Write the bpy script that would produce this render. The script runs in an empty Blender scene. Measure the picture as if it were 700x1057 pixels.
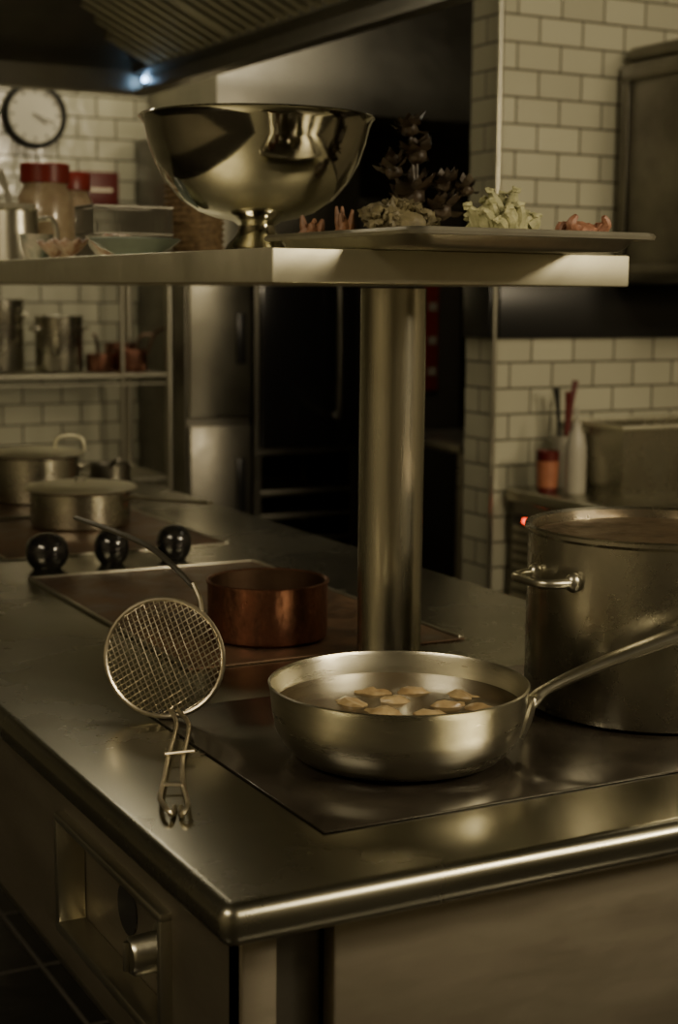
import bpy, bmesh, random
from math import *
from mathutils import *
from mathutils import noise as mnoise
random.seed(7)
SC=bpy.context.scene

# ------------------------------------------------------------ materials
def mat(name,col,metal=0.0,rough=0.5,col2=None,nscale=8.0,stretch=(1,1,1),rvar=0.0,bump=0.0,bscale=60.0,emit=None,estr=0.0,coat=0.0,trans=0.0,aniso=0.0):
    m=bpy.data.materials.new(name);m.use_nodes=True;nt=m.node_tree;b=nt.nodes['Principled BSDF']
    b.inputs['Base Color'].default_value=(*col,1);b.inputs['Metallic'].default_value=metal;b.inputs['Roughness'].default_value=rough
    b.inputs['Coat Weight'].default_value=coat;b.inputs['Transmission Weight'].default_value=trans
    tc=nt.nodes.new('ShaderNodeTexCoord');mp=nt.nodes.new('ShaderNodeMapping');mp.inputs['Scale'].default_value=stretch
    nt.links.new(tc.outputs['Object'],mp.inputs[0])
    n=nt.nodes.new('ShaderNodeTexNoise');n.inputs['Scale'].default_value=nscale;n.inputs['Detail'].default_value=6;n.inputs['Roughness'].default_value=.65
    nt.links.new(mp.outputs[0],n.inputs['Vector'])
    if col2:
        r=nt.nodes.new('ShaderNodeValToRGB');r.color_ramp.elements[0].position=.35;r.color_ramp.elements[1].position=.68
        r.color_ramp.elements[0].color=(*col,1);r.color_ramp.elements[1].color=(*col2,1)
        nt.links.new(n.outputs['Fac'],r.inputs[0]);nt.links.new(r.outputs[0],b.inputs['Base Color'])
    if rvar:
        mr=nt.nodes.new('ShaderNodeMapRange');mr.inputs['From Min'].default_value=.3;mr.inputs['From Max'].default_value=.7
        mr.inputs['To Min'].default_value=max(.02,rough-rvar);mr.inputs['To Max'].default_value=rough+rvar
        nt.links.new(n.outputs['Fac'],mr.inputs['Value']);nt.links.new(mr.outputs[0],b.inputs['Roughness'])
    if bump:
        n2=nt.nodes.new('ShaderNodeTexNoise');n2.inputs['Scale'].default_value=bscale;n2.inputs['Detail'].default_value=3
        nt.links.new(mp.outputs[0],n2.inputs['Vector'])
        bp=nt.nodes.new('ShaderNodeBump');bp.inputs['Strength'].default_value=bump;bp.inputs['Distance'].default_value=.002
        nt.links.new(n2.outputs['Fac'],bp.inputs['Height']);nt.links.new(bp.outputs[0],b.inputs['Normal'])
    if emit:
        b.inputs['Emission Color'].default_value=(*emit,1);b.inputs['Emission Strength'].default_value=estr
    return m

def tile_mat(name,axis,tile=(.46,.45,.345),tile2=(.39,.38,.29),grout=(.08,.075,.055),bw=.15,rh=.075,mort=.0035,rough=.16,off=.5):
    m=bpy.data.materials.new(name);m.use_nodes=True;nt=m.node_tree;b=nt.nodes['Principled BSDF']
    g=nt.nodes.new('ShaderNodeNewGeometry');s=nt.nodes.new('ShaderNodeSeparateXYZ');c=nt.nodes.new('ShaderNodeCombineXYZ')
    nt.links.new(g.outputs['Position'],s.inputs[0])
    nt.links.new(s.outputs[axis[0]],c.inputs[0]);nt.links.new(s.outputs[axis[1]],c.inputs[1])
    br=nt.nodes.new('ShaderNodeTexBrick');br.offset=off
    br.inputs['Scale'].default_value=1;br.inputs['Brick Width'].default_value=bw;br.inputs['Row Height'].default_value=rh
    br.inputs['Mortar Size'].default_value=mort;br.inputs['Mortar Smooth'].default_value=.4
    br.inputs['Color1'].default_value=(*tile,1);br.inputs['Color2'].default_value=(*tile2,1);br.inputs['Mortar'].default_value=(*grout,1)
    nt.links.new(c.outputs[0],br.inputs['Vector']);nt.links.new(br.outputs['Color'],b.inputs['Base Color'])
    mr=nt.nodes.new('ShaderNodeMapRange');mr.inputs['To Min'].default_value=rough;mr.inputs['To Max'].default_value=.8
    nt.links.new(br.outputs['Fac'],mr.inputs['Value']);nt.links.new(mr.outputs[0],b.inputs['Roughness'])
    n=nt.nodes.new('ShaderNodeTexNoise');n.inputs['Scale'].default_value=9;nt.links.new(c.outputs[0],n.inputs['Vector'])
    ma=nt.nodes.new('ShaderNodeMath');ma.operation='MULTIPLY_ADD';ma.inputs[1].default_value=-1.0
    nt.links.new(br.outputs['Fac'],ma.inputs[0]);nt.links.new(n.outputs['Fac'],ma.inputs[2])
    bp=nt.nodes.new('ShaderNodeBump');bp.inputs['Strength'].default_value=.8;bp.inputs['Distance'].default_value=.004
    nt.links.new(ma.outputs[0],bp.inputs['Height']);nt.links.new(bp.outputs[0],b.inputs['Normal'])
    return m

STEEL=mat('brushed_steel',(.48,.465,.385),1,.32,(.40,.385,.315),6,(1,1,1),.06,.10,120)
COUNTER=mat('worn_counter_steel',(.36,.35,.28),1,.26,(.30,.29,.23),3,(1,1,1),.05,.06,18)
SHELFM=mat('shelf_steel',(.80,.78,.62),1,.48,(.72,.70,.55),10,(1,1,1),.06,.05,90)
TRAYM=mat('tray_aluminium',(.60,.58,.48),1,.40,(.46,.44,.36),14,(1,1,1),.06,.08,60)
POLEM=mat('pole_steel',(.54,.52,.42),1,.25,(.45,.435,.345),5,(9,9,.5),.06,.08,60)
PANM=mat('pan_steel',(.55,.53,.43),1,.30,(.45,.435,.35),5,(1,1,12),.07,.08,120)
POTM=mat('pot_steel',(.53,.51,.42),1,.28,(.36,.345,.28),7,(1,1,1),.09,.12,80)
POLISH=mat('polished_steel',(.50,.48,.395),1,.11,(.40,.385,.31),7,(1,1,1),.05,.08,20)
DARKST=mat('dark_steel',(.23,.22,.185),1,.40,(.17,.16,.135),6,(1,1,1),.08)
HOODM=mat('hood_steel',(.42,.405,.35),1,.45,(.33,.32,.275),4,(1,1,1),.08)
PANELM=mat('side_panel_steel',(.40,.36,.285),1,.43,(.31,.28,.22),3,(1,1,4),.08)
BLACKP=mat('black_plastic_and_shade',(.012,.012,.012),0,.3)
BLACKG=mat('black_gloss',(.008,.008,.009),0,.18,coat=.6)
IRON=mat('cast_iron_rusty',(.070,.048,.034),.6,.42,(.17,.10,.06),14,(1,1,1),.15,.3,50)
GLASSH=mat('hob_glass_black',(.012,.010,.008),0,.20,(.030,.025,.019),9,(1,1,1),.07,coat=.12)
COPPER=mat('worn_copper',(.42,.20,.145),1,.38,(.12,.062,.045),34,(1,1,.6),.16,.7,110)
COPIN=mat('copper_inside_tin',(.20,.13,.085),1,.45,(.10,.06,.04),8)
WIRE=mat('wire_steel',(.66,.61,.49),1,.32,(.42,.375,.28),25)
LIQ=mat('cooking_liquid',(.040,.028,.014),0,.20,(.085,.060,.030),12,(1,1,1),.06,.2,30,coat=.25)
DUMP=mat('poached_shallot',(.40,.31,.165),0,.34,(.16,.105,.05),26,bump=.4)
LIDM=mat('burnt_lid',(.26,.18,.11),.85,.42,(.08,.055,.035),22,(1,1,1),.15,.5,90)
FLOORM=tile_mat('floor_tile_dark','XY',(.018,.017,.016),(.024,.022,.02),(.09,.082,.07),.3,.3,.006,.25,0)
TXZ=tile_mat('subway_tile_xz','XZ');TYZ=tile_mat('subway_tile_yz','YZ')
PLASTER=mat('plaster_warm',(.38,.35,.27),0,.8,(.32,.295,.225),2)
DARKWALL=mat('dark_wall',(.045,.040,.033),0,.6,(.060,.052,.042),2)
CEILM=mat('ceiling_paint',(.20,.18,.14),0,.8,(.17,.15,.12),2)
WHITE=mat('clock_face_white',(.60,.58,.48),0,.4)
REDM=mat('red_plastic',(.22,.022,.016),0,.35,(.17,.018,.012),6)
REDS=mat('red_sign_paint',(.11,.013,.011),0,.4,(.08,.010,.008),6)
SHELLO=mat('dried_shell_brown_orange',(.26,.125,.065),0,.5,(.11,.06,.038),45,bump=.5)
ORANGE=mat('orange_label',(.34,.13,.07),0,.5,(.28,.10,.05),40)
CRABM=mat('pink_orange_crab',(.32,.155,.095),0,.5,(.16,.07,.045),40,bump=.5)
PALEG=mat('pale_green_veg',(.52,.51,.31),0,.55,(.24,.25,.12),60,bump=.6)
BROWNG=mat('brown_green_veg',(.19,.165,.09),0,.6,(.06,.05,.03),28,bump=.6)
DARKFL=mat('dried_flower_dark',(.085,.06,.038),0,.45,(.025,.018,.013),30,bump=.5)
PLATEM=mat('pale_blue_ceramic',(.26,.31,.28),0,.18,(.20,.25,.23),6)
CERA=mat('painted_ceramic',(.60,.55,.45),0,.2,(.10,.16,.14),28)
SHELLM=mat('shell_red_white',(.58,.51,.40),0,.4,(.26,.08,.05),45,bump=.4)
JARG=mat('jar_content_pasta',(.40,.32,.21),0,.30,(.26,.18,.11),30,coat=.6)
WICK=mat('wicker_brown',(.24,.16,.08),0,.6,(.08,.05,.025),90,(1,1,1),0,.6,150)
CREAM=mat('cream_plastic',(.36,.34,.275),0,.4)
BLUELED=mat('led_blue',(.6,.8,1),0,.3,emit=(.35,.6,1),estr=14)
REDLED=mat('led_red',(1,.1,.05),0,.3,emit=(1,.06,.02),estr=6)

# ------------------------------------------------------------ builder
class Bd:
    def __init__(s,name): s.n=name;s.v=[];s.f=[];s.mi=[];s.m=[]
    def _m(s,m):
        if m not in s.m: s.m.append(m)
        return s.m.index(m)
    def add(s,vs,fs,m,M=None):
        o=len(s.v);k=s._m(m)
        for v in vs:
            v=Vector(v)
            if M is not None: v=M@v
            s.v.append(tuple(v))
        for f in fs: s.f.append([i+o for i in f]);s.mi.append(k)
        return s
    def box(s,x0,x1,y0,y1,z0,z1,m,bev=0.0,seg=2,M=None):
        bm=bmesh.new();bmesh.ops.create_cube(bm,size=1)
        for v in bm.verts: v.co=Vector(((x0+x1)/2+v.co.x*(x1-x0),(y0+y1)/2+v.co.y*(y1-y0),(z0+z1)/2+v.co.z*(z1-z0)))
        if bev>0: bmesh.ops.bevel(bm,geom=bm.edges[:],offset=bev,segments=seg,profile=.5,affect='EDGES')
        bm.verts.index_update();s.add([v.co.copy() for v in bm.verts],[[v.index for v in f.verts] for f in bm.faces],m,M);bm.free();return s
    def lathe(s,prof,c,m,seg=64,M=None,split=None):
        vs=[];fs=[[],[]];idx=[]
        for (r,z) in prof:
            if r<1e-6: idx.append([len(vs)]);vs.append((c[0],c[1],c[2]+z))
            else:
                row=[]
                for k in range(seg):
                    a=2*pi*k/seg;row.append(len(vs));vs.append((c[0]+r*cos(a),c[1]+r*sin(a),c[2]+z))
                idx.append(row)
        for i in range(len(prof)-1):
            A,B=idx[i],idx[i+1];t=1 if (split and i>=split[0]) else 0
            for k in range(seg):
                k2=(k+1)%seg
                if len(A)==1 and len(B)==1: continue
                if len(A)==1: fs[t].append([A[0],B[k2],B[k]])
                elif len(B)==1: fs[t].append([A[k],A[k2],B[0]])
                else: fs[t].append([A[k],A[k2],B[k2],B[k]])
        o=len(s.v);s.add(vs,fs[0],m,M)
        if fs[1]:
            k=s._m(split[1])
            for f in fs[1]: s.f.append([i+o for i in f]);s.mi.append(k)
        return s
    def tube(s,pts,r,m,seg=10,smooth=True,closed=False,flat=1.0,sub=6,up=None):
        P=[Vector(p) for p in pts];R=list(r) if isinstance(r,(list,tuple)) else [r]*len(P)
        if smooth and len(P)>2:
            Q=[];RR=[];n=len(P);rng=n if closed else n-1
            for i in range(rng):
                if closed: p0,p1,p2,p3=P[(i-1)%n],P[i],P[(i+1)%n],P[(i+2)%n]
                else: p0,p1,p2,p3=P[max(i-1,0)],P[i],P[i+1],P[min(i+2,n-1)]
                for j in range(sub):
                    t=j/sub
                    Q.append(.5*((2*p1)+(-p0+p2)*t+(2*p0-5*p1+4*p2-p3)*t*t+(-p0+3*p1-3*p2+p3)*t**3))
                    RR.append(R[i]*(1-t)+R[(i+1)%n]*t)
            if not closed: Q.append(P[-1]);RR.append(R[-1])
            P,R=Q,RR
        n=len(P);vs=[];fs=[];nrm=None
        for i in range(n):
            if closed: T=(P[(i+1)%n]-P[(i-1)%n])
            else: T=(P[min(i+1,n-1)]-P[max(i-1,0)])
            T.normalize()
            if up is not None:
                nrm=Vector(up)-T*T.dot(Vector(up));nrm.normalize()
            elif nrm is None:
                a=Vector((0,0,1)) if abs(T.z)<.9 else Vector((1,0,0))
                nrm=(a-T*T.dot(a)).normalized()
            else: nrm=(nrm-T*T.dot(nrm)).normalized()
            bn=T.cross(nrm)
            for k in range(seg):
                a=2*pi*k/seg;vs.append(P[i]+(nrm*cos(a)*flat+bn*sin(a))*R[i])
        for i in range(n if closed else n-1):
            i2=(i+1)%n
            for k in range(seg):
                k2=(k+1)%seg;fs.append([i*seg+k,i*seg+k2,i2*seg+k2,i2*seg+k])
        if not closed:
            fs.append(list(range(seg))[::-1]);fs.append([(n-1)*seg+k for k in range(seg)])
        return s.add(vs,fs,m)
    def blob(s,c,sc,m,amp=0.0,freq=20.0,rot=None,sub=3,seed=0):
        bm=bmesh.new();bmesh.ops.create_icosphere(bm,subdivisions=sub,radius=1)
        E=Euler(rot or (0,0,0)).to_matrix()
        vs=[]
        for v in bm.verts:
            d=v.co.normalized();k=1+amp*mnoise.noise(d*freq+Vector((seed*3.1,seed,0)))
            p=Vector((d.x*sc[0],d.y*sc[1],d.z*sc[2]))*k
            vs.append(E@p+Vector(c))
        bm.verts.index_update();s.add(vs,[[v.index for v in f.verts] for f in bm.faces],m);bm.free();return s
    def build(s,angle=38,loc=None):
        me=bpy.data.meshes.new(s.n)
        V=[Vector(v) for v in s.v]
        if loc is None:
            xs=[v.x for v in V];ys=[v.y for v in V];zs=[v.z for v in V]
            loc=Vector(((min(xs)+max(xs))/2,(min(ys)+max(ys))/2,min(zs)))
        me.from_pydata([tuple(v-loc) for v in V],[],s.f)
        for m in s.m: me.materials.append(m)
        me.polygons.foreach_set('material_index',s.mi)
        me.polygons.foreach_set('use_smooth',[True]*len(s.f))
        me.validate();me.update()
        bm=bmesh.new();bm.from_mesh(me);bmesh.ops.recalc_face_normals(bm,faces=bm.faces[:]);bm.to_mesh(me);bm.free()
        me.set_sharp_from_angle(angle=radians(angle))
        ob=bpy.data.objects.new(s.n,me);bpy.context.collection.objects.link(ob);ob.location=loc
        return ob
F=Vector((.469,.883,0));R=Vector((.883,-.469,0));Z=Vector((0,0,1))

# ------------------------------------------------------------ room
Bd('floor').box(-2,4.2,-2.6,5.9,-.1,0,FLOORM).build()
Bd('ceiling').box(-2,4.2,-2.6,5.9,2.9,3.0,CEILM).build()
Bd('wall_back').box(-2,2.2,5.6,5.7,0,2.9,TXZ).build()
Bd('wall_back_pantry').box(2.2,4.2,5.6,5.7,0,2.9,DARKWALL).build()
Bd('wall_left').box(-2.1,-2,-2.6,5.9,0,2.9,PLASTER).build()
Bd('wall_right').box(4.2,4.3,-2.6,5.9,0,2.9,PLASTER).build()
Bd('wall_front').box(-2,4.2,-2.7,-2.6,0,2.9,PLASTER).build()
w=Bd('wall_partition')
w.box(2.50,4.19,3.752,3.898,0,2.9,DARKWALL)
w.add([(2.495,3.75,0),(4.19,3.75,0),(4.19,3.75,2.9),(2.495,3.75,2.9)],[[0,1,2,3]],TXZ)
w.add([(2.495,3.75,0),(2.495,3.90,0),(2.495,3.90,2.9),(2.495,3.75,2.9)],[[0,1,2,3]],TYZ)
w.build()
Bd('trim_corner').box(2.488,2.500,3.743,3.755,0,2.9,STEEL,.002).build()
t=Bd('trim_black_band');t.box(2.502,4.19,3.735,3.749,1.27,1.43,BLACKP,.002);t.box(2.482,2.494,3.757,3.90,1.27,1.43,BLACKP,.002);t.build()

# ------------------------------------------------------------ island
I=Bd('kitchen_island')
X0,X1,Y0,Y1=.485,1.46,1.105,4.30
I.box(X0,X1,Y0,Y1,.862,.90,COUNTER,.015,5)
xs=.53;zl=.622
I.box(xs,xs+.02,1.66,Y1-.05,zl,.862,PANELM)
I.box(xs,xs+.02,1.175,1.34,zl,.862,PANELM)
I.box(xs,xs+.02,1.34,1.66,zl,.675,PANELM)
I.box(xs,xs+.02,1.34,1.66,.795,.862,PANELM)
I.box(xs+.022,xs+.03,1.33,1.67,.66,.81,PANELM)
I.box(xs,1.12,1.20,Y1-.05,zl-.012,zl,DARKST,.002)
for a in [(1.333,1.345,.67,.80),(1.655,1.669,.67,.80)]:
    I.box(xs-.012,xs+.022,a[0],a[1],a[2],a[3],STEEL,.003)
I.box(xs-.012,xs+.022,1.333,1.669,.662,.676,STEEL,.003);I.box(xs-.012,xs+.022,1.333,1.669,.794,.805,STEEL,.003)
RX=Matrix.Rotation(radians(-90),4,'Y')
def knobM(y,z,x): return Matrix.Translation((x,y,z))@RX
I.lathe([(0,0.0005),(.029,.0005),(.029,.0015),(0,.0015)],(0,0,0),BLACKP,32,knobM(1.515,.738,xs+.022))  # flat black disc, painted in as the shaded inside of an open hole
I.lathe([(0,0),(.030,0),(.030,.004),(.024,.006),(.021,.010),(.020,.036),(.017,.040),(0,.041)],(0,0,0),STEEL,40,knobM(1.405,.735,xs+.022))
I.box(xs-.024,xs-.018,1.402,1.408,.72,.752,STEEL,.002)
I.box(.53,.565,1.17,1.20,0,.862,PANELM,.003)
I.box(.53,.565,Y1-.09,Y1-.05,0,.862,PANELM,.003)
I.box(.565,.622,1.20,1.215,zl,.862,DARKST)
I.box(.622,1.41,1.172,1.195,.12,.862,PANELM,.004)
I.box(1.12,1.38,1.22,Y1-.08,.12,.85,DARKST)
I.box(1.41,1.43,1.17,Y1-.05,.12,.862,PANELM);I.box(1.12,1.43,Y1-.07,Y1-.05,.12,.862,PANELM)
I.box(1.14,1.36,1.25,Y1-.12,0,.12,BLACKP);I.box(.66,.70,1.197,1.24,0,.62,DARKST,.003)
I.build()
H=Bd('glass_ceramic_hob');H.box(.64,1.38,1.228,1.69,.9005,.9030,GLASSH,.001);H.build()
def framed(name,x0,x1,y0,y1,m,fr=.007,front=None):
    b=Bd(name);b.box(x0+fr,x1-fr,y0+fr,y1-fr,.9005,.9030,m,.001)
    for i,q in enumerate([(x0,x1,y0,y0+fr),(x0,x1,y1-fr,y1),(x0,x0+fr,y0+fr,y1-fr),(x1-fr,x1,y0+fr,y1-fr)]): b.box(*q,.9005,.9050 if i else .9035,(front or STEEL) if i==0 else STEEL,.0012)
    return b
framed('solid_top_griddle',.765,1.198,1.86,2.588,IRON,front=IRON).build()
g=framed('rear_hob',.78,1.235,2.785,3.80,IRON)
g.box(.80,1.21,3.27,3.29,.903,.909,DARKST,.002);g.build()
for i,(x,r) in enumerate([(.828,.039),(.950,.032),(1.073,.033)]):
    k=Bd('black_control_knob');c=(x,2.675,.9005)
    k.lathe([(0,0),(r*.62,0),(r*.85,.010),(r*.98,.022),(r,.033),(r*.95,.045),(r*.78,.055),(r*.5,.062),(r*.2,.065),(0,.0655)],c,BLACKG,40)
    k.build()

# ------------------------------------------------------------ overhead shelf
S=Bd('overhead_pass_shelf')
S.box(.766,1.275,1.608,4.28,1.409,1.449,SHELFM,.0025)
for yy in (1.772,3.95):
    S.lathe([(0,0),(.043,0),(.043,.504),(0,.504)],(1.02,yy,.9045 if yy>2 else .9005),POLEM,64)
S.build()

# ------------------------------------------------------------ saute pan
P=Bd('saute_pan');pc=(.823,1.407,.9035)
P.lathe([(0,0),(.096,0),(.112,.005),(.124,.016),(.1325,.032),(.137,.052),(.139,.073),(.1405,.079),(.141,.081),(.139,.082),(.137,.078),(.1345,.054),(.129,.035),(.119,.020),(.105,.010),(0,.008)],pc,PANM,96)
P.lathe([(0,.0575),(.1345,.0575)],pc,LIQ,96)
hs=[(.940,1.345,.953),(.957,1.350,.960),(.978,1.347,.974),(1.03,1.328,.998),(1.11,1.300,1.028),(1.22,1.262,1.066),(1.25,1.252,1.074)]
P.tube(hs,[.012,.011,.010,.0125,.015,.016,.008],STEEL,14,flat=.55,up=(0,0,1))
P.tube([(.936,1.341,.925),(.946,1.341,.943),(.958,1.347,.962)],[.015,.015,.010],STEEL,10,flat=.35,up=(.8,-.5,.2))
P.build()
D=Bd('poached_shallots')
for k,(u_,v_,a) in enumerate([(-.03,.040,2.5),(.022,.045,2.8),(.072,.030,2.2),(-.055,-.005,2.0),(.0,.004,2.6),(.052,-.010,2.9),(-.018,-.042,2.3),(.035,-.050,2.7),(.085,-.025,2.1)]):
    q=R*u_+F*v_
    D.blob((pc[0]+q.x,pc[1]+q.y,pc[2]+.0500),(.024,.012,.0125),DUMP,.35,1.8,(.18*sin(k*1.7),.2*cos(k*2.3),a),3,k)
D.build()

# ------------------------------------------------------------ skimmer
K=Bd('wire_skimmer')
rad=.069
cc=Vector((.653,1.660,.9735));U=(Z+F*.16).normalized();Rr=(R*1.0+Z*-.03).normalized();Nn=Rr.cross(U)
def dp(a,b):
    q=(a*a+b*b)/(rad*rad);return cc+Rr*a+U*b-Nn*(-.014*(1-q))
K.tube([cc+Rr*rad*cos(2*pi*k/40)+U*rad*sin(2*pi*k/40) for k in range(40)],.0030,WIRE,8,False,True)
ang=radians(34)
for s_ in (0,1):
    ca,sa=cos(ang+s_*radians(78)),sin(ang+s_*radians(78))
    for i in range(-11,12):
        o=i*rad*2/23.5
        h=sqrt(max(0,rad*rad-o*o))
        pts=[]
        for j in range(17):
            t=-h+2*h*j/16;a=t*ca-o*sa;b=t*sa+o*ca;pts.append(dp(a,b)+Nn*(.0006*(1 if (i+j+s_)%2 else -1)))
        K.tube(pts,.00085,WIRE,5,False)
b0=cc-U*rad+R*.012
def ft(l): return [b0+R*.004*l+Vector((0,0,.008)),Vector((.645,1.585,.912))+R*.007*l,Vector((.598,1.49,.907))+R*.008*l,Vector((.565,1.415,.906))+R*.010*l,Vector((.545,1.365,.909))+R*.013*l,Vector((.535,1.335,.913))+R*.012*l,Vector((.531,1.322,.9095))+R*.007*l,Vector((.5345,1.330,.9032))+R*.004*l,Vector((.545,1.352,.9030))+R*.003*l]
K.tube(ft(1),.0026,WIRE,8);K.tube(ft(-1),.0026,WIRE,8)
K.tube([Vector((.598,1.49,.911))-R*.012,Vector((.606,1.50,.911))+R*.016],.0024,WIRE,8)
K.tube([Vector((.560,1.405,.908))-R*.010,Vector((.560,1.405,.908))+R*.010],.002,WIRE,8)
tp=cc+U*rad*.80+Rr*rad*.62
K.tube([tp,tp+Vector((.003,.012,.012)),tp+Vector((.002,.03,.028))],.0034,WIRE,8)
K.tube([tp+Vector((.001,.024,.024)),Vector((.700,1.745,1.064)),Vector((.690,1.80,1.081)),Vector((.668,1.86,1.093)),Vector((.635,1.925,1.105))],[.0036,.0045,.0062,.0066,.0050],DARKST,10,flat=.5,up=(0,0,1))
K.build()

# ------------------------------------------------------------ stock pot (right)
T=Bd('stock_pot');tc_=(1.208,1.458,.9035);r=.152
T.lathe([(0,0),(r-.010,0),(r-.002,.004),(r,.012),(r,.212),(r+.004,.216),(r+.004,.220),(r,.222),(r-.005,.219),(r-.006,.20),(r-.006,.012),(0,.008)],tc_,POTM,110)
T.lathe([(0,.212),(.06,.2115),(.10,.2105),(.12,.2120),(.135,.2095),(.1455,.207)],tc_,LIDM,96)
def loop(b,c,dirv,z,w,out,rr,m):
    d=Vector(dirv).normalized();t=Vector((-d.y,d.x,0));c=Vector(c)
    rw=c+d*0
    b.tube([rw-t*w,rw-t*w+d*out*.55,rw-t*w*.72+d*out*.95,rw+d*out,rw+t*w*.72+d*out*.95,rw+t*w+d*out*.55,rw+t*w],rr,m,10)
    for sgn in (-1,1): b.blob(rw+t*w*sgn+d*.002,(.010,.010,.012),m)
loop(T,(1.208-.149,1.452,1.072),(-1,-.03,0),0,.036,.040,.0058,STEEL)
loop(T,(1.208+.149,1.462,1.072),(1,.03,0),0,.036,.040,.0058,STEEL)
T.build()

# ------------------------------------------------------------ copper pot
C=Bd('copper_pot');cp=(.945,1.995,.9035);r=.087
C.lathe([(0,0),(r-.006,0),(r-.001,.004),(r,.010),(r,.078),(r+.0022,.082),(r+.0022,.084),(r-.001,.085),(r-.004,.083),(r-.004,.01),(0,.006)],cp,COPPER,90,split=(8,COPIN))
C.tube([(.981,2.072,.950),(.988,2.088,.950),(1.005,2.125,.947),(1.035,2.19,.942)],[.010,.008,.008,.009],IRON,10,flat=.5,up=(0,0,1))
C.build()

# ------------------------------------------------------------ rear lidded pots
A=Bd('lidded_saucepan');ac=(1.045,3.135,.9035)
A.lathe([(0,0),(.098,0),(.104,.005),(.105,.074),(.109,.078),(0,.078)],ac,POTM,64)
A.lathe([(.090,.0785),(.118,.0785),(.120,.081),(.116,.085),(.07,.091),(.02,.094),(0,.094)],ac,SHELFM,64)
A.lathe([(0,.094),(.012,.094),(.010,.098),(.014,.102),(0,.104)],ac,POTM,24)
A.tube([(1.112,3.055,.965),(1.13,3.02,.972),(1.165,2.94,.974),(1.215,2.835,.978)],[.011,.008,.007,.009],STEEL,10,flat=.5,up=(0,0,1))
A.build()
A=Bd('lidded_casserole');ac=(1.075,3.555,.9035)
A.lathe([(0,0),(.098,0),(.103,.005),(.103,.105),(.107,.109),(0,.109)],ac,POTM,64)
A.lathe([(.09,.1095),(.113,.1095),(.115,.113),(.11,.117),(.07,.124),(0,.127)],ac,SHELFM,64)
A.tube([(1.115,3.53,1.027),(1.12,3.52,1.052),(1.145,3.505,1.060),(1.17,3.49,1.052),(1.175,3.49,1.022)],.004,SHELFM,10)
loop(A,(1.172,3.555,.985),(1,0,0),0,.03,.03,.004,STEEL)
A.build()
A=Bd('small_sauce_ladle_pot');ac=(1.33,3.75,.9005)
A.lathe([(0,0),(.045,0),(.05,.004),(.052,.06),(.049,.06),(.047,.006),(0,.004)],ac,DARKST,40)
A.tube([(1.32,3.71,.955),(1.31,3.66,.975),(1.30,3.60,.985)],.006,DARKST,8)
A.build()

# ------------------------------------------------------------ big footed bowl
B=Bd('footed_steel_bowl');bc=(.985,2.12,1.4492)
prof=[(0,0.002),(.048,.0),(.052,.002),(.050,.008),(.044,.018),(.034,.028),(.028,.038),(.027,.046),(.036,.052),(.060,.056),(.086,.065),(.112,.082),(.134,.107),(.150,.136),(.160,.165),(.166,.190),(.171,.199),(.174,.201),(.172,.203),(.165,.199),(.157,.165),(.147,.138),(.131,.110),(.109,.085),(.084,.068),(.05,.059),(0,.057)]
B.lathe(prof,bc,POLISH,110)
B.build()

# ------------------------------------------------------------ sheet tray + contents
TR=Bd('aluminium_sheet_tray')
o=Vector((.868,1.465,1.4495));ex=Vector((1,0,0));ey=Vector((0,1,0))
MT=Matrix.Translation(o)
Lx,Ly=.340,.395
def rr_(ins,z,rad_=.02,n=6):
    out=[]
    for cx,cy,a0 in [(Lx-ins-rad_,Ly-ins-rad_,0),(ins+rad_,Ly-ins-rad_,90),(ins+rad_,ins+rad_,180),(Lx-ins-rad_,ins+rad_,270)]:
        for k in range(n+1):
            a=radians(a0+90*k/n);out.append((cx+rad_*cos(a),cy+rad_*sin(a),z))
    return out
rings=[rr_(.030,0),rr_(.024,.004),rr_(.016,.0165),rr_(.006,.0180),rr_(.003,.0135),rr_(.0,.0140),rr_(-.001,.0180),rr_(.0015,.0215),rr_(.005,.0222),rr_(.015,.0205),rr_(.026,.003)]
n=len(rings[0]);vs=[p for q in rings for p in q];fs=[]
for i in range(len(rings)-1):
    for k in range(n): fs.append([i*n+k,i*n+(k+1)%n,(i+1)*n+(k+1)%n,(i+1)*n+k])
fs.append(list(range(n)));fs.append([(len(rings)-1)*n+k for k in range(n)])
TR.add(vs,fs,TRAYM,MT);TR.build()
def tp_(a,b,z=0): return MT@Vector((a,b,.0035+z))
def spiky(name,c,m,n,r0,h,seed,wid=.3):
    random.seed(seed);b=Bd(name)
    b.blob(c+Z*h*.34,(r0,r0*.8,h*.34),m,.5,2.5,None,3,seed)
    for k in range(n):
        a=2*pi*k/n+random.uniform(-.3,.3);rd=Vector((cos(a),sin(a),0));L=random.uniform(.65,1.0)
        b.tube([c+rd*r0*.3+Z*h*.3,c+rd*r0*.7*L+Z*h*.6,c+rd*r0*.9*L+Z*h*L],[r0*wid,r0*wid*.9,r0*.12],m,7)
    return b.build()
spiky('dried_shell',tp_(.050,.340),SHELLO,6,.017,.046,3,.40)
spiky('dried_shell',tp_(.065,.280),SHELLO,5,.013,.054,5,.40)
def lumps(name,c,m,n,rx,rz,seed,rs=.014,am=.45):
    random.seed(seed);b=Bd(name)
    b.blob(c+Z*(rz*.5),(rx*.8,rx*.55,rz*.5),m,.35,2,None,3,seed)
    for k in range(n):
        a=random.uniform(0,2*pi);q=random.uniform(.3,.95)
        p=c+Vector((cos(a)*rx*q,sin(a)*rx*.65*q,rz*(1-.55*q*q)))
        p.z=max(p.z,c.z+rs*1.35)
        b.blob(p,(rs*random.uniform(.8,1.5),rs*.9,rs*random.uniform(.6,1.3)),m,am,2.5,(random.random()*3,0,random.random()*3),3,k+seed)
    return b.build()
lumps('dried_mushroom_cluster',tp_(.115,.235),BROWNG,12,.046,.052,11,.015,.9)
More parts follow.
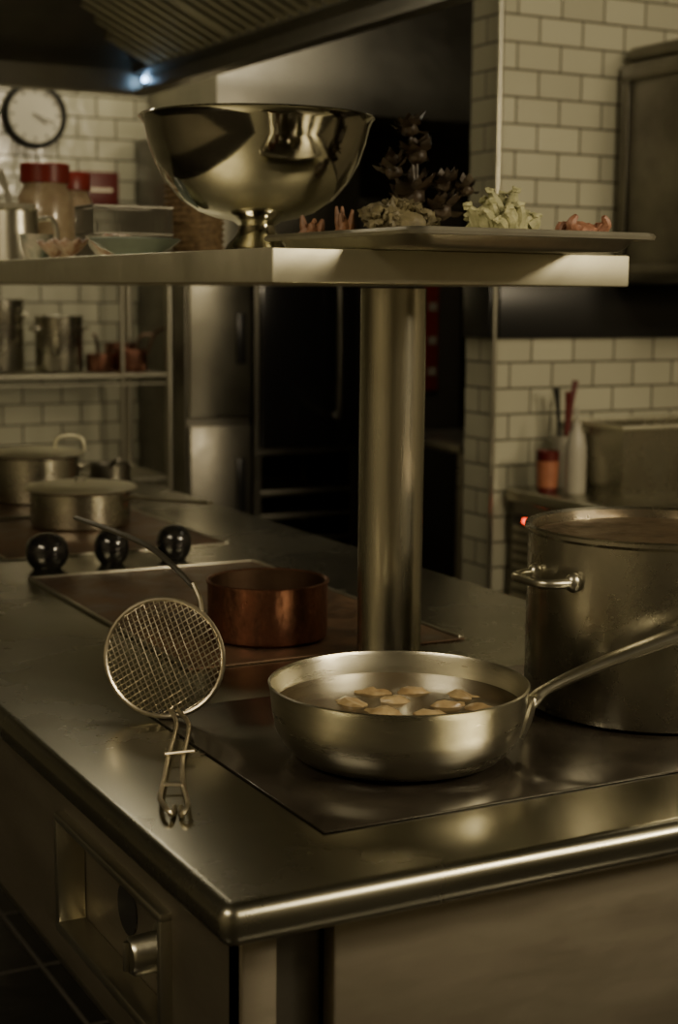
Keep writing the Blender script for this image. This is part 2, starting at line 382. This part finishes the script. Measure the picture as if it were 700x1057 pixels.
lumps('dried_mushroom_cluster',tp_(.165,.31),BROWNG,8,.030,.050,13,.014,.9)
random.seed(5);b=Bd('romanesco_cauliflower');c=tp_(.231,.18)
b.blob(c+Z*.028,(.042,.03,.026),PALEG,.3,2,None,3,1)
for k in range(30):
    a=random.uniform(0,2*pi);q=random.uniform(.0,1)
    p=c+ex*(cos(a)*.042*q)+ey*(sin(a)*.026*q)+Z*(.042-.014*q)
    tip=p+ex*(cos(a)*.014+random.uniform(-.008,.008))+ey*(sin(a)*.01)+Z*random.uniform(.010,.036)*(1-.35*q)
    b.tube([p,p.lerp(tip,.5)+ex*.003,tip],[.010,.0085,.003],PALEG,7);b.blob(tip,(.0065,.005,.0045),PALEG,.9,3,None,2,k)
b.build()
random.seed(9);b=Bd('dried_crab');c=tp_(.290,.09)
b.blob(c+Z*.017,(.026,.017,.016),CRABM,.35,3,None,3,2)
for sgn in (-1,1):
    for k in range(4):
        a=.3+.55*k;d=(ex*sgn*cos(a-.8)+ey*sin(a-.8))
        b.tube([c+d*.015+Z*.016,c+d*.026+Z*.030,c+d*.034+Z*.006],[.005,.004,.002],CRABM,6)
    b.tube([c+ex*sgn*.016-ey*.010+Z*.018,c+ex*sgn*.026-ey*.014+Z*.030,c+ex*sgn*.020-ey*.016+Z*.040],[.005,.007,.003],CRABM,7)
b.build()
random.seed(21);b=Bd('dried_flower_arrangement');c=Vector((1.150,1.935,1.4495))
b.lathe([(0,0),(.028,0),(.034,.012),(.030,.030),(.015,.045),(.018,.055),(.014,.055),(.011,.045),(0,.03)],c,DARKFL,24)
def flower(b,p,s,seed):
    random.seed(seed)
    b.blob(p,(s*.45,s*.45,s*.4),DARKFL,.3,3,None,2,seed)
    for k in range(14):
        a=k*2.4+random.uniform(-.4,.4);el=radians(-10+85*((k*5)%14)/14);d=Vector((cos(a)*cos(el),sin(a)*cos(el),sin(el)))
        sd=Vector((-sin(a),cos(a),random.uniform(-.4,.4))).normalized();L=random.uniform(.75,1.15)
        q=p+d*s*.25;e=p+d*s*1.05*L+Z*s*.15;mid=p+d*s*.7*L
        b.add([q-sd*s*.16,q+sd*s*.16,mid+sd*s*.36,e,mid-sd*s*.36,mid+d*s*.05-Z*s*.10],[[0,1,2,5],[0,5,4],[5,2,3],[4,5,3]],DARKFL)
for (dx,dz,s_,sd) in [(-.012,.178,.028,1),(-.001,.142,.032,2),(-.034,.120,.028,3),(.038,.100,.026,4),(.070,.095,.022,5),(-.005,.085,.038,6),(.035,.065,.034,7)]:
    q=c+R*dx+Z*dz
    b.tube([c+Z*.05,c+R*dx*.4+Z*dz*.6,q],.0025,DARKFL,6);flower(b,q,s_,sd)
b.build(angle=50)

# ------------------------------------------------------------ left shelf crockery
zt=1.4492
b=Bd('pale_blue_dish');b.lathe([(0,0),(.030,0),(.033,.004),(.055,.014),(.070,.026),(.068,.028),(.052,.018),(.03,.008),(0,.007)],(.850,2.27,zt),PLATEM,56);b.build()
b=Bd('painted_cup');b.lathe([(0,0),(.018,0),(.020,.004),(.026,.022),(.029,.044),(.027,.044),(.023,.022),(.016,.007),(0,.006)],(.815,2.66,zt),CERA,40);b.build()
for k,(x,y) in enumerate([(.815,2.56),(.806,2.45),(.86,2.42)]):
    random.seed(k);b=Bd('scallop_shell')
    seg=40;vs=[(x,y,zt+.002)];fs=[]
    rings_=[.35,.7,1.0]
    for q in rings_:
        for j in range(seg):
            a=2*pi*j/seg;rp=.030*q*(1+.05*cos(a*9));vs.append((x+rp*cos(a),y+rp*sin(a)*.9,zt+.002+.026*q**1.6*(1+.1*cos(a*9))))
    for j in range(seg): fs.append([0,1+j,1+(j+1)%seg])
    for i in range(2):
        for j in range(seg): fs.append([1+i*seg+j,1+(i+1)*seg+j,1+(i+1)*seg+(j+1)%seg,1+i*seg+(j+1)%seg])
    b.add(vs,fs,SHELLM);ob=b.build();md=ob.modifiers.new('s','SOLIDIFY');md.thickness=.0025
b=Bd('pasta_scrap_bowl');b.lathe([(0,0),(.028,0),(.03,.004),(.045,.02),(.052,.040),(.050,.040),(.042,.022),(.026,.008),(0,.007)],(.925,2.56,zt),CERA,48);
for k in range(12):
    a=k*2.4;b.blob((.925+.028*cos(a)*(k/12),2.56+.028*sin(a)*(k/12),zt+.036),(.013,.009,.008),SHELLM,.3,2,(0,.4,a),2,k)
b.build()
b=Bd('wire_basket');cx,cy=1.0,2.73
for zz in (.004,.05,.098):
    for q in [((-.075,-.05),(.075,-.05)),((.075,-.05),(.075,.05)),((.075,.05),(-.075,.05)),((-.075,.05),(-.075,-.05))]:
        b.tube([(cx+q[0][0],cy+q[0][1],zt+zz),(cx+q[1][0],cy+q[1][1],zt+zz)],.0028 if zz>.09 else .002,DARKST,6,False)
for i in range(31):
    xx=-.075+.005*i
    b.tube([(cx+xx,cy-.05,zt+.098),(cx+xx,cy-.05,zt+.003),(cx+xx,cy+.05,zt+.003),(cx+xx,cy+.05,zt+.098)],.0014,DARKST,5,False)
for i in range(7):
    yy=-.045+.015*i
    for sx in (-.075,.075): b.tube([(cx+sx,cy+yy,zt+.098),(cx+sx,cy+yy,zt+.003)],.0014,DARKST,5,False)
b.build()
def jar(name,c,r,h,bm_,lid,hl=.03):
    b=Bd(name);b.lathe([(0,0),(r*.9,0),(r,.008),(r,h*.78),(r*.8,h*.9),(r*.8,h),(0,h)],c,bm_,44)
    b.lathe([(r*.84,h-.012),(r*.9,h-.010),(r*.9,h+hl-.003),(r*.86,h+hl),(0,h+hl)],c,lid,44);b.build()
jar('red_lidded_jar',(1.05,3.36,zt),.060,.19,JARG,REDM)
jar('red_lidded_jar',(1.15,3.50,zt),.055,.185,JARG,REDM)
b=Bd('wicker_canister');wx,wy=1.168,2.80
b.lathe([(0,0),(.050,0),(.054,.006),(.055,.16),(.052,.166),(.049,.16),(.048,.01),(0,.008)],(wx,wy,zt),WICK,48)
for k in range(14): b.tube([(wx+.0555*cos(2*pi*j/28),wy+.0555*sin(2*pi*j/28),zt+.008+.0117*k) for j in range(28)],.0035,WICK,5,False,True)
b.build()
b=Bd('steel_measuring_jug')
b.lathe([(0,0),(.055,0),(.058,.004),(.052,.10),(.055,.104),(.049,.102),(.054,.006),(0,.004)],(.875,3.03,zt),STEEL,48)
b.tube([(.925,3.03,zt+.085),(.958,3.02,zt+.085),(.962,3.01,zt+.04),(.93,3.02,zt+.02)],.005,STEEL,8)
b.build()
b=Bd('cream_scoop_tub');b.lathe([(0,0),(.045,0),(.052,.12),(.055,.124),(.05,.124),(.043,.006),(0,.005)],(.93,3.22,zt),CREAM,40)
b.tube([(.93,3.22,zt+.02),(.925,3.21,zt+.13),(.90,3.19,zt+.19)],[.006,.006,.009],CREAM,8);b.build()

# ------------------------------------------------------------ extraction hood
Hd=Bd('extraction_hood');hx0,hx1,hy0,hy1=.26,1.80,.60,4.72
zb,zi=2.0,2.075
th=.012
Hd.box(hx1-th,hx1,hy0,hy1,zb,2.88,HOODM);Hd.box(hx0,hx0+th,hy0,hy1,zb,2.88,HOODM)
Hd.box(hx0,hx1,hy1-th,hy1,zb,2.88,HOODM);Hd.box(hx0,hx1,hy0,hy0+th,zb,2.88,HOODM)
Hd.box(hx1-.05,hx1-th,hy0+th,hy1-th,zb,zb+.012,HOODM);Hd.box(hx0+th,hx0+.05,hy0+th,hy1-th,zb,zb+.012,HOODM)
Hd.box(hx0,hx1,hy1-.05,hy1-th,zb,zb+.012,HOODM)
d=.62;rise=.30
def sl(x0,y0,x1,y1,X0,Y0,X1_,Y1_,m=HOODM):
    Hd.add([(x0,y0,zi),(x1,y1,zi),(X1_,Y1_,zi+rise),(X0,Y0,zi+rise)],[[0,1,2,3]],m)
sl(hx1-th,hy0+th,hx1-th,hy1-th,hx1-th-d,hy0+d,hx1-th-d,hy1-th-d,BLACKP)  # both side slopes black: shade between the filter slats put into the colour
sl(hx0+th,hy0+th,hx0+th,hy1-th,hx0+th+d,hy0+d,hx0+th+d,hy1-th-d,BLACKP)
sl(hx0+th,hy1-th,hx1-th,hy1-th,hx0+th+d,hy1-th-d,hx1-th-d,hy1-th-d)
Hd.add([(hx0+d,hy0+d,zi+rise),(hx1-d,hy0+d,zi+rise),(hx1-d,hy1-d,zi+rise),(hx0+d,hy1-d,zi+rise)],[[0,1,2,3]],HOODM)
for side in (0,1):
    y=hy0+.45
    def pt(t,dz): 
        x=(hx1-th-d*t) if side==0 else (hx0+th+d*t);return (x,zi+rise*t+dz)
    k=0
    while y<hy1-.20:
        tmax=min(.86,(hy1-.05-y)/d,(y-hy0-.06)/d);k+=1
        w_=.028 if k%9 else .060
        if tmax>.10:
            p=[pt(.05,-.002),pt(tmax,-.002),pt(tmax,-.020),pt(.05,-.020)]
            Hd.add([(q[0],y,q[1]) for q in p]+[(q[0],y+w_,q[1]) for q in p],[[0,1,2,3],[4,5,6,7],[0,1,5,4],[1,2,6,5],[2,3,7,6],[3,0,4,7]],SHELFM)
        y+=w_+.034
    p=[pt(0.0,-.001),pt(.055,-.001),pt(.055,-.024),pt(0.0,-.024)]
    Hd.add([(q[0],hy0+.02,q[1]) for q in p]+[(q[0],hy1-.02,q[1]) for q in p],[[0,1,2,3],[4,5,6,7],[0,1,5,4],[1,2,6,5],[2,3,7,6],[3,0,4,7]],HOODM)
Hd.blob((hx1-.020,4.66,2.045),(.008,.008,.008),BLUELED)
Hd.build()

# ------------------------------------------------------------ back-left: clock, rack, sign
b=Bd('wall_clock');MC=Matrix.Translation((1.712,5.598,2.02))@Matrix.Rotation(radians(90),4,'X')
b.lathe([(0,.002),(.100,.002),(.100,.016),(0,.016)],(0,0,0),WHITE,64,MC)
b.lathe([(.098,0),(.118,0),(.120,.01),(.115,.030),(.104,.034),(.099,.026),(.098,.014)],(0,0,0),BLACKP,64,MC)
for k in range(12):
    a=2*pi*k/12;b.box(-.003,.003,.078,.092,.0162,.0175,BLACKP,0,2,MC@Matrix.Rotation(a,4,'Z'))
b.box(-.002,.002,-.01,.050,.018,.020,BLACKP,0,2,MC@Matrix.Rotation(-2.2,4,'Z'));b.box(-.0015,.0015,-.01,.075,.020,.022,BLACKP,0,2,MC@Matrix.Rotation(-1.9,4,'Z'))
b.build()
b=Bd('red_wall_sign');b.box(1.87,2.03,5.588,5.599,1.70,1.83,REDS,.003);b.box(1.895,2.005,5.585,5.588,1.758,1.770,PANELM);b.build()
b=Bd('wire_shelving_rack')
rx0,rx1,ry0,ry1=1.36,2.00,5.02,5.42
for x in (rx0,rx1):
    for y in (ry0,ry1): b.lathe([(0,0),(.014,0),(.014,1.62),(0,1.62)],(x,y,0),STEEL,16)
b.lathe([(0,0),(.008,0),(.008,1.62),(0,1.62)],(1.83,ry0,0),STEEL,12)
for z in (.35,.75,1.11):
    for q in [(rx0,ry0,rx1,ry0),(rx0,ry1,rx1,ry1),(rx0,ry0,rx0,ry1),(rx1,ry0,rx1,ry1)]:
        b.tube([(q[0],q[1],z),(q[2],q[3],z)],.006,STEEL,6,False);b.tube([(q[0],q[1],z-.03),(q[2],q[3],z-.03)],.004,STEEL,6,False)
    for k in range(30):
        x=rx0+(rx1-rx0)*(k+.5)/30;b.tube([(x,ry0,z+.004),(x,ry1,z+.004)],.003,STEEL,5,False)
b.build()
zr=1.1175
def spot(name,c,r,h,m):
    b=Bd(name);b.lathe([(0,0),(r*.95,0),(r,.006),(r,h),(r+.005,h+.003),(r+.004,h+.006),(r-.003,h+.002),(r-.004,.006),(0,.005)],c,m,44)
    loop(b,(c[0]+r-.003,c[1],c[2]+h*.8),(1,-.2,0),0,.025,.025,.0035,POLISH);loop(b,(c[0]-r+.003,c[1],c[2]+h*.8),(-1,-.2,0),0,.025,.025,.0035,POLISH);b.build()
spot('tall_stock_pot',(1.665,5.20,zr),.082,.185,POTM);spot('tall_stock_pot',(1.475,5.27,zr),.085,.24,POTM)
def spn(name,c,r,h,m,e):
    b=Bd(name);b.lathe([(0,0),(r*.95,0),(r,.004),(r,h),(r-.003,h),(r-.004,.005),(0,.004)],c,m,36)
    e=Vector(e);c=Vector(c);dd=Vector((e.x-c.x,e.y-c.y,0)).normalized()
    b.tube([c+dd*r+Z*h*.8,c.lerp(e,.6)+Z*h*.5,e],.006,IRON,8);b.build()
spn('copper_saucepan',(1.80,5.16,zr),.050,.06,COPPER,(1.74,5.05,zr+.13))
spn('copper_saucepan',(1.905,5.15,zr),.060,.075,COPPER,(2.03,5.06,zr+.16))
spn('copper_saucepan',(1.93,5.32,zr),.055,.09,COPPER,(2.06,5.30,zr+.12))

# ------------------------------------------------------------ background equipment
b=Bd('upright_fridge')
b.box(2.10,2.355,5.12,5.585,.08,1.95,DARKST,.006)
b.box(2.108,2.347,5.095,5.118,.10,.92,DARKST,.006);b.box(2.108,2.347,5.095,5.118,.95,1.93,STEEL,.006)
b.box(2.285,2.320,5.080,5.094,1.14,1.32,BLACKP,.004);b.box(2.285,2.320,5.080,5.094,.60,.80,BLACKP,.004)
for x in (2.13,2.32):
    for y in (5.16,5.55): b.lathe([(0,0),(.02,0),(.015,.085),(0,.085)],(x,y,0),BLACKP,12)
b.build()
b=Bd('combi_oven')
b.box(2.37,2.80,5.12,5.585,.80,1.95,DARKST,.006)
b.box(2.385,2.70,5.098,5.119,.83,1.55,BLACKG,.006);b.box(2.71,2.79,5.105,5.119,.83,1.55,BLACKP,.004)
b.tube([(2.685,5.095,.95),(2.685,5.06,.97),(2.685,5.06,1.40),(2.685,5.095,1.42)],.009,DARKST,8,True)
b.box(2.39,2.78,5.105,5.119,1.60,1.90,DARKST,.004)
for x in (2.385,2.785):
    for y in (5.14,5.56): b.box(x-.015,x+.015,y-.015,y+.015,0,.80,DARKST)
for k in range(6):
    z=.20+.09*k;b.box(2.40,2.77,5.13,5.56,z,z+.006,DARKST,.001);b.box(2.40,2.77,5.125,5.131,z,z+.02,DARKST,.001)
b.build()
b=Bd('rear_extraction_canopy')
b.add([(2.15,4.95,2.02),(3.6,4.95,2.02),(3.6,5.58,2.02),(2.15,5.58,2.02),(2.15,4.95,2.12),(3.6,4.95,2.12),(2.25,5.35,2.85),(3.6,5.35,2.85),(2.15,5.58,2.85),(3.6,5.58,2.85)],
 [[0,1,5,4],[4,5,7,6],[0,4,6,8,3],[1,2,9,7,5],[0,1,2,3],[3,8,9,2],[6,7,9,8]],HOODM)
b.build()
b=Bd('tall_storage_cabinet');b.box(2.83,3.30,5.20,5.585,0,1.75,DARKST,.005)
b.box(2.84,3.06,5.185,5.199,.06,1.72,DARKWALL,.003);b.box(3.07,3.29,5.185,5.199,.06,1.72,DARKWALL,.003);b.build()
b=Bd('red_safety_strip');b.box(3.125,3.18,5.172,5.184,1.02,1.55,REDM,.002)
for z in (1.08,1.2,1.33,1.45): b.box(3.135,3.17,5.169,5.172,z,z+.03,CREAM)
b.build()
b=Bd('steel_prep_table')
b.box(2.80,3.5,4.40,4.95,.86,.89,STEEL,.004)
for x in (2.83,3.46):
    for y in (4.43,4.92): b.lathe([(0,0),(.02,0),(.02,.86),(0,.86)],(x,y,0),STEEL,16)
b.box(2.83,3.46,4.43,4.92,.25,.27,DARKST,.003);b.build()

# ------------------------------------------------------------ right bench
b=Bd('refrigerated_bench')
b.box(2.53,4.15,3.12,3.732,.80,.84,COUNTER,.008,3);b.box(2.55,4.13,3.15,3.73,.08,.80,DARKST,.004)
for k in range(16): b.box(2.540,2.549,3.46,3.70,.30+.028*k,.312+.028*k,STEEL,.001)
b.box(2.60,4.1,3.2,3.7,0,.08,BLACKP)
b.box(2.536,2.549,3.58,3.70,.740,.766,BLACKP,.002);b.box(2.533,2.5365,3.60,3.64,.747,.759,REDLED)
b.build()
b=Bd('gastro_container')
def hollow(b,x0,x1,y0,y1,z0,z1,m,t=.004,tap=.012):
    o_=[(x0+tap,y0+tap,z0),(x1-tap,y0+tap,z0),(x1-tap,y1-tap,z0),(x0+tap,y1-tap,z0),(x0,y0,z1),(x1,y0,z1),(x1,y1,z1),(x0,y1,z1)]
    i_=[(x0+t,y0+t,z1),(x1-t,y0+t,z1),(x1-t,y1-t,z1),(x0+t,y1-t,z1),(x0+tap+t,y0+tap+t,z0+t),(x1-tap-t,y0+tap+t,z0+t),(x1-tap-t,y1-tap-t,z0+t),(x0+tap+t,y1-tap-t,z0+t)]
    b.add(o_+i_,[[0,1,2,3],[0,1,5,4],[1,2,6,5],[2,3,7,6],[3,0,4,7],[4,5,9,8],[5,6,10,9],[6,7,11,10],[7,4,8,11],[8,9,13,12],[9,10,14,13],[10,11,15,14],[11,8,12,15],[12,13,14,15]],m)
hollow(b,2.74,3.22,3.46,3.715,.8405,1.025,POTM)
b.tube([(2.735,3.455,1.027),(3.225,3.455,1.027),(3.225,3.720,1.027),(2.735,3.720,1.027)],.007,SHELFM,8,False,True)
b.build()
b=Bd('squeeze_bottle');c=(2.632,3.53,.8405);b.lathe([(0,0),(.028,0),(.030,.006),(.030,.13),(.024,.165),(.014,.185),(.014,.20),(.006,.205),(.004,.245),(0,.246)],c,CREAM,32);b.build()
b=Bd('utensil_pot');c=(2.685,3.66,.8405);b.lathe([(0,0),(.03,0),(.032,.004),(.034,.15),(.031,.15),(.029,.006),(0,.005)],c,CREAM,32)
b.tube([(2.68,3.66,.86),(2.665,3.665,1.06),(2.655,3.665,1.13)],[.004,.006,.010],BLACKP,8);b.tube([(2.69,3.66,.86),(2.705,3.66,1.06),(2.72,3.66,1.15)],[.004,.007,.009],REDS,8);b.tube([(2.685,3.655,.86),(2.685,3.65,1.06),(2.683,3.645,1.12)],[.004,.006,.009],REDS,8)
b.build()
b=Bd('paper_label_tub');c=(2.575,3.585,.8405);b.lathe([(0,0),(.026,0),(.027,.004),(.033,.115),(.035,.118),(.031,.118),(.025,.006),(0,.005)],c,REDS,32)
b.lathe([(.0290,.015),(.0325,.090)],c,ORANGE,32);b.build()
b=Bd('wall_cabinet')
b.box(2.90,4.1,3.14,3.73,1.435,2.06,DARKST,.006)
for q in [(3.16,3.71,1.455,1.485),(3.16,3.71,2.01,2.04)]: b.box(2.892,2.899,q[0],q[1],q[2],q[3],DARKST,.002)
for q in [(3.16,3.19),(3.68,3.71)]: b.box(2.892,2.899,q[0],q[1],1.485,2.01,DARKST,.002)
b.build()
b=Bd('rolled_foil');b.tube([(2.935,3.10,2.085),(2.935,3.71,2.085)],.024,DARKST,24,False);b.tube([(2.935,3.06,2.085),(2.935,3.73,2.085)],.012,BLACKP,16,False);b.build()

# ------------------------------------------------------------ lights
def area(name,loc,tgt,sx,sy,e,col):
    l=bpy.data.lights.new(name,'AREA');l.shape='RECTANGLE';l.size=sx;l.size_y=sy;l.energy=e;l.color=col
    o=bpy.data.objects.new(name,l);bpy.context.collection.objects.link(o);o.location=loc
    o.rotation_euler=(Vector(tgt)-Vector(loc)).to_track_quat('-Z','Y').to_euler();return o
W=(1.0,.83,.54)
area('ceiling_light_front',(1.9,-.9,2.75),(1.1,1.4,1.0),1.0,.4,56,W)
area('added_shelf_light',(3.3,-1.5,2.6),(1.0,1.6,1.4),.7,.4,66,W)  # added lamp out of view, brightens the shelf front
area('added_fill_left',(-1.3,1.0,2.75),(-.1,1.6,.6),1.4,.4,35,W)  # added broad fill light, lifts the dark left side of the island
area('ceiling_light_back',(2.0,5.0,2.80),(1.8,5.3,1.0),.6,.3,7.5,(1,.87,.59))
area('added_canopy_light',(2.5,4.35,2.82),(2.8,5.2,1.6),.4,.3,3.5,(1,.86,.60))  # added small light for the otherwise black rear canopy
area('ceiling_light_right',(2.35,1.9,2.80),(2.9,3.6,1.0),.8,.3,7,(1,.86,.58))
area('hood_lamp_rear',(1.05,3.4,2.34),(1.05,3.4,0),.5,.12,4,(1,.87,.62))
wd=bpy.data.worlds.new('World');SC.world=wd;wd.use_nodes=True;bg=wd.node_tree.nodes['Background'];bg.inputs[0].default_value=(.10,.085,.06,1);bg.inputs[1].default_value=.15

# ------------------------------------------------------------ camera
cam=bpy.data.cameras.new('camera');co=bpy.data.objects.new('camera',cam);bpy.context.collection.objects.link(co);SC.camera=co
cam.sensor_fit='VERTICAL';cam.sensor_height=36;cam.sensor_width=24;cam.lens=1600/1057*36
co.matrix_world=Matrix.Translation((0,0,1.4))@(Matrix.Rotation(radians(-28),4,'Z')@Matrix.Rotation(radians(81.9),4,'X')@Matrix.Rotation(radians(.53),4,'Z'))
cam.clip_start=.05
cam.dof.use_dof=True;cam.dof.focus_distance=1.72;cam.dof.aperture_fstop=5.6
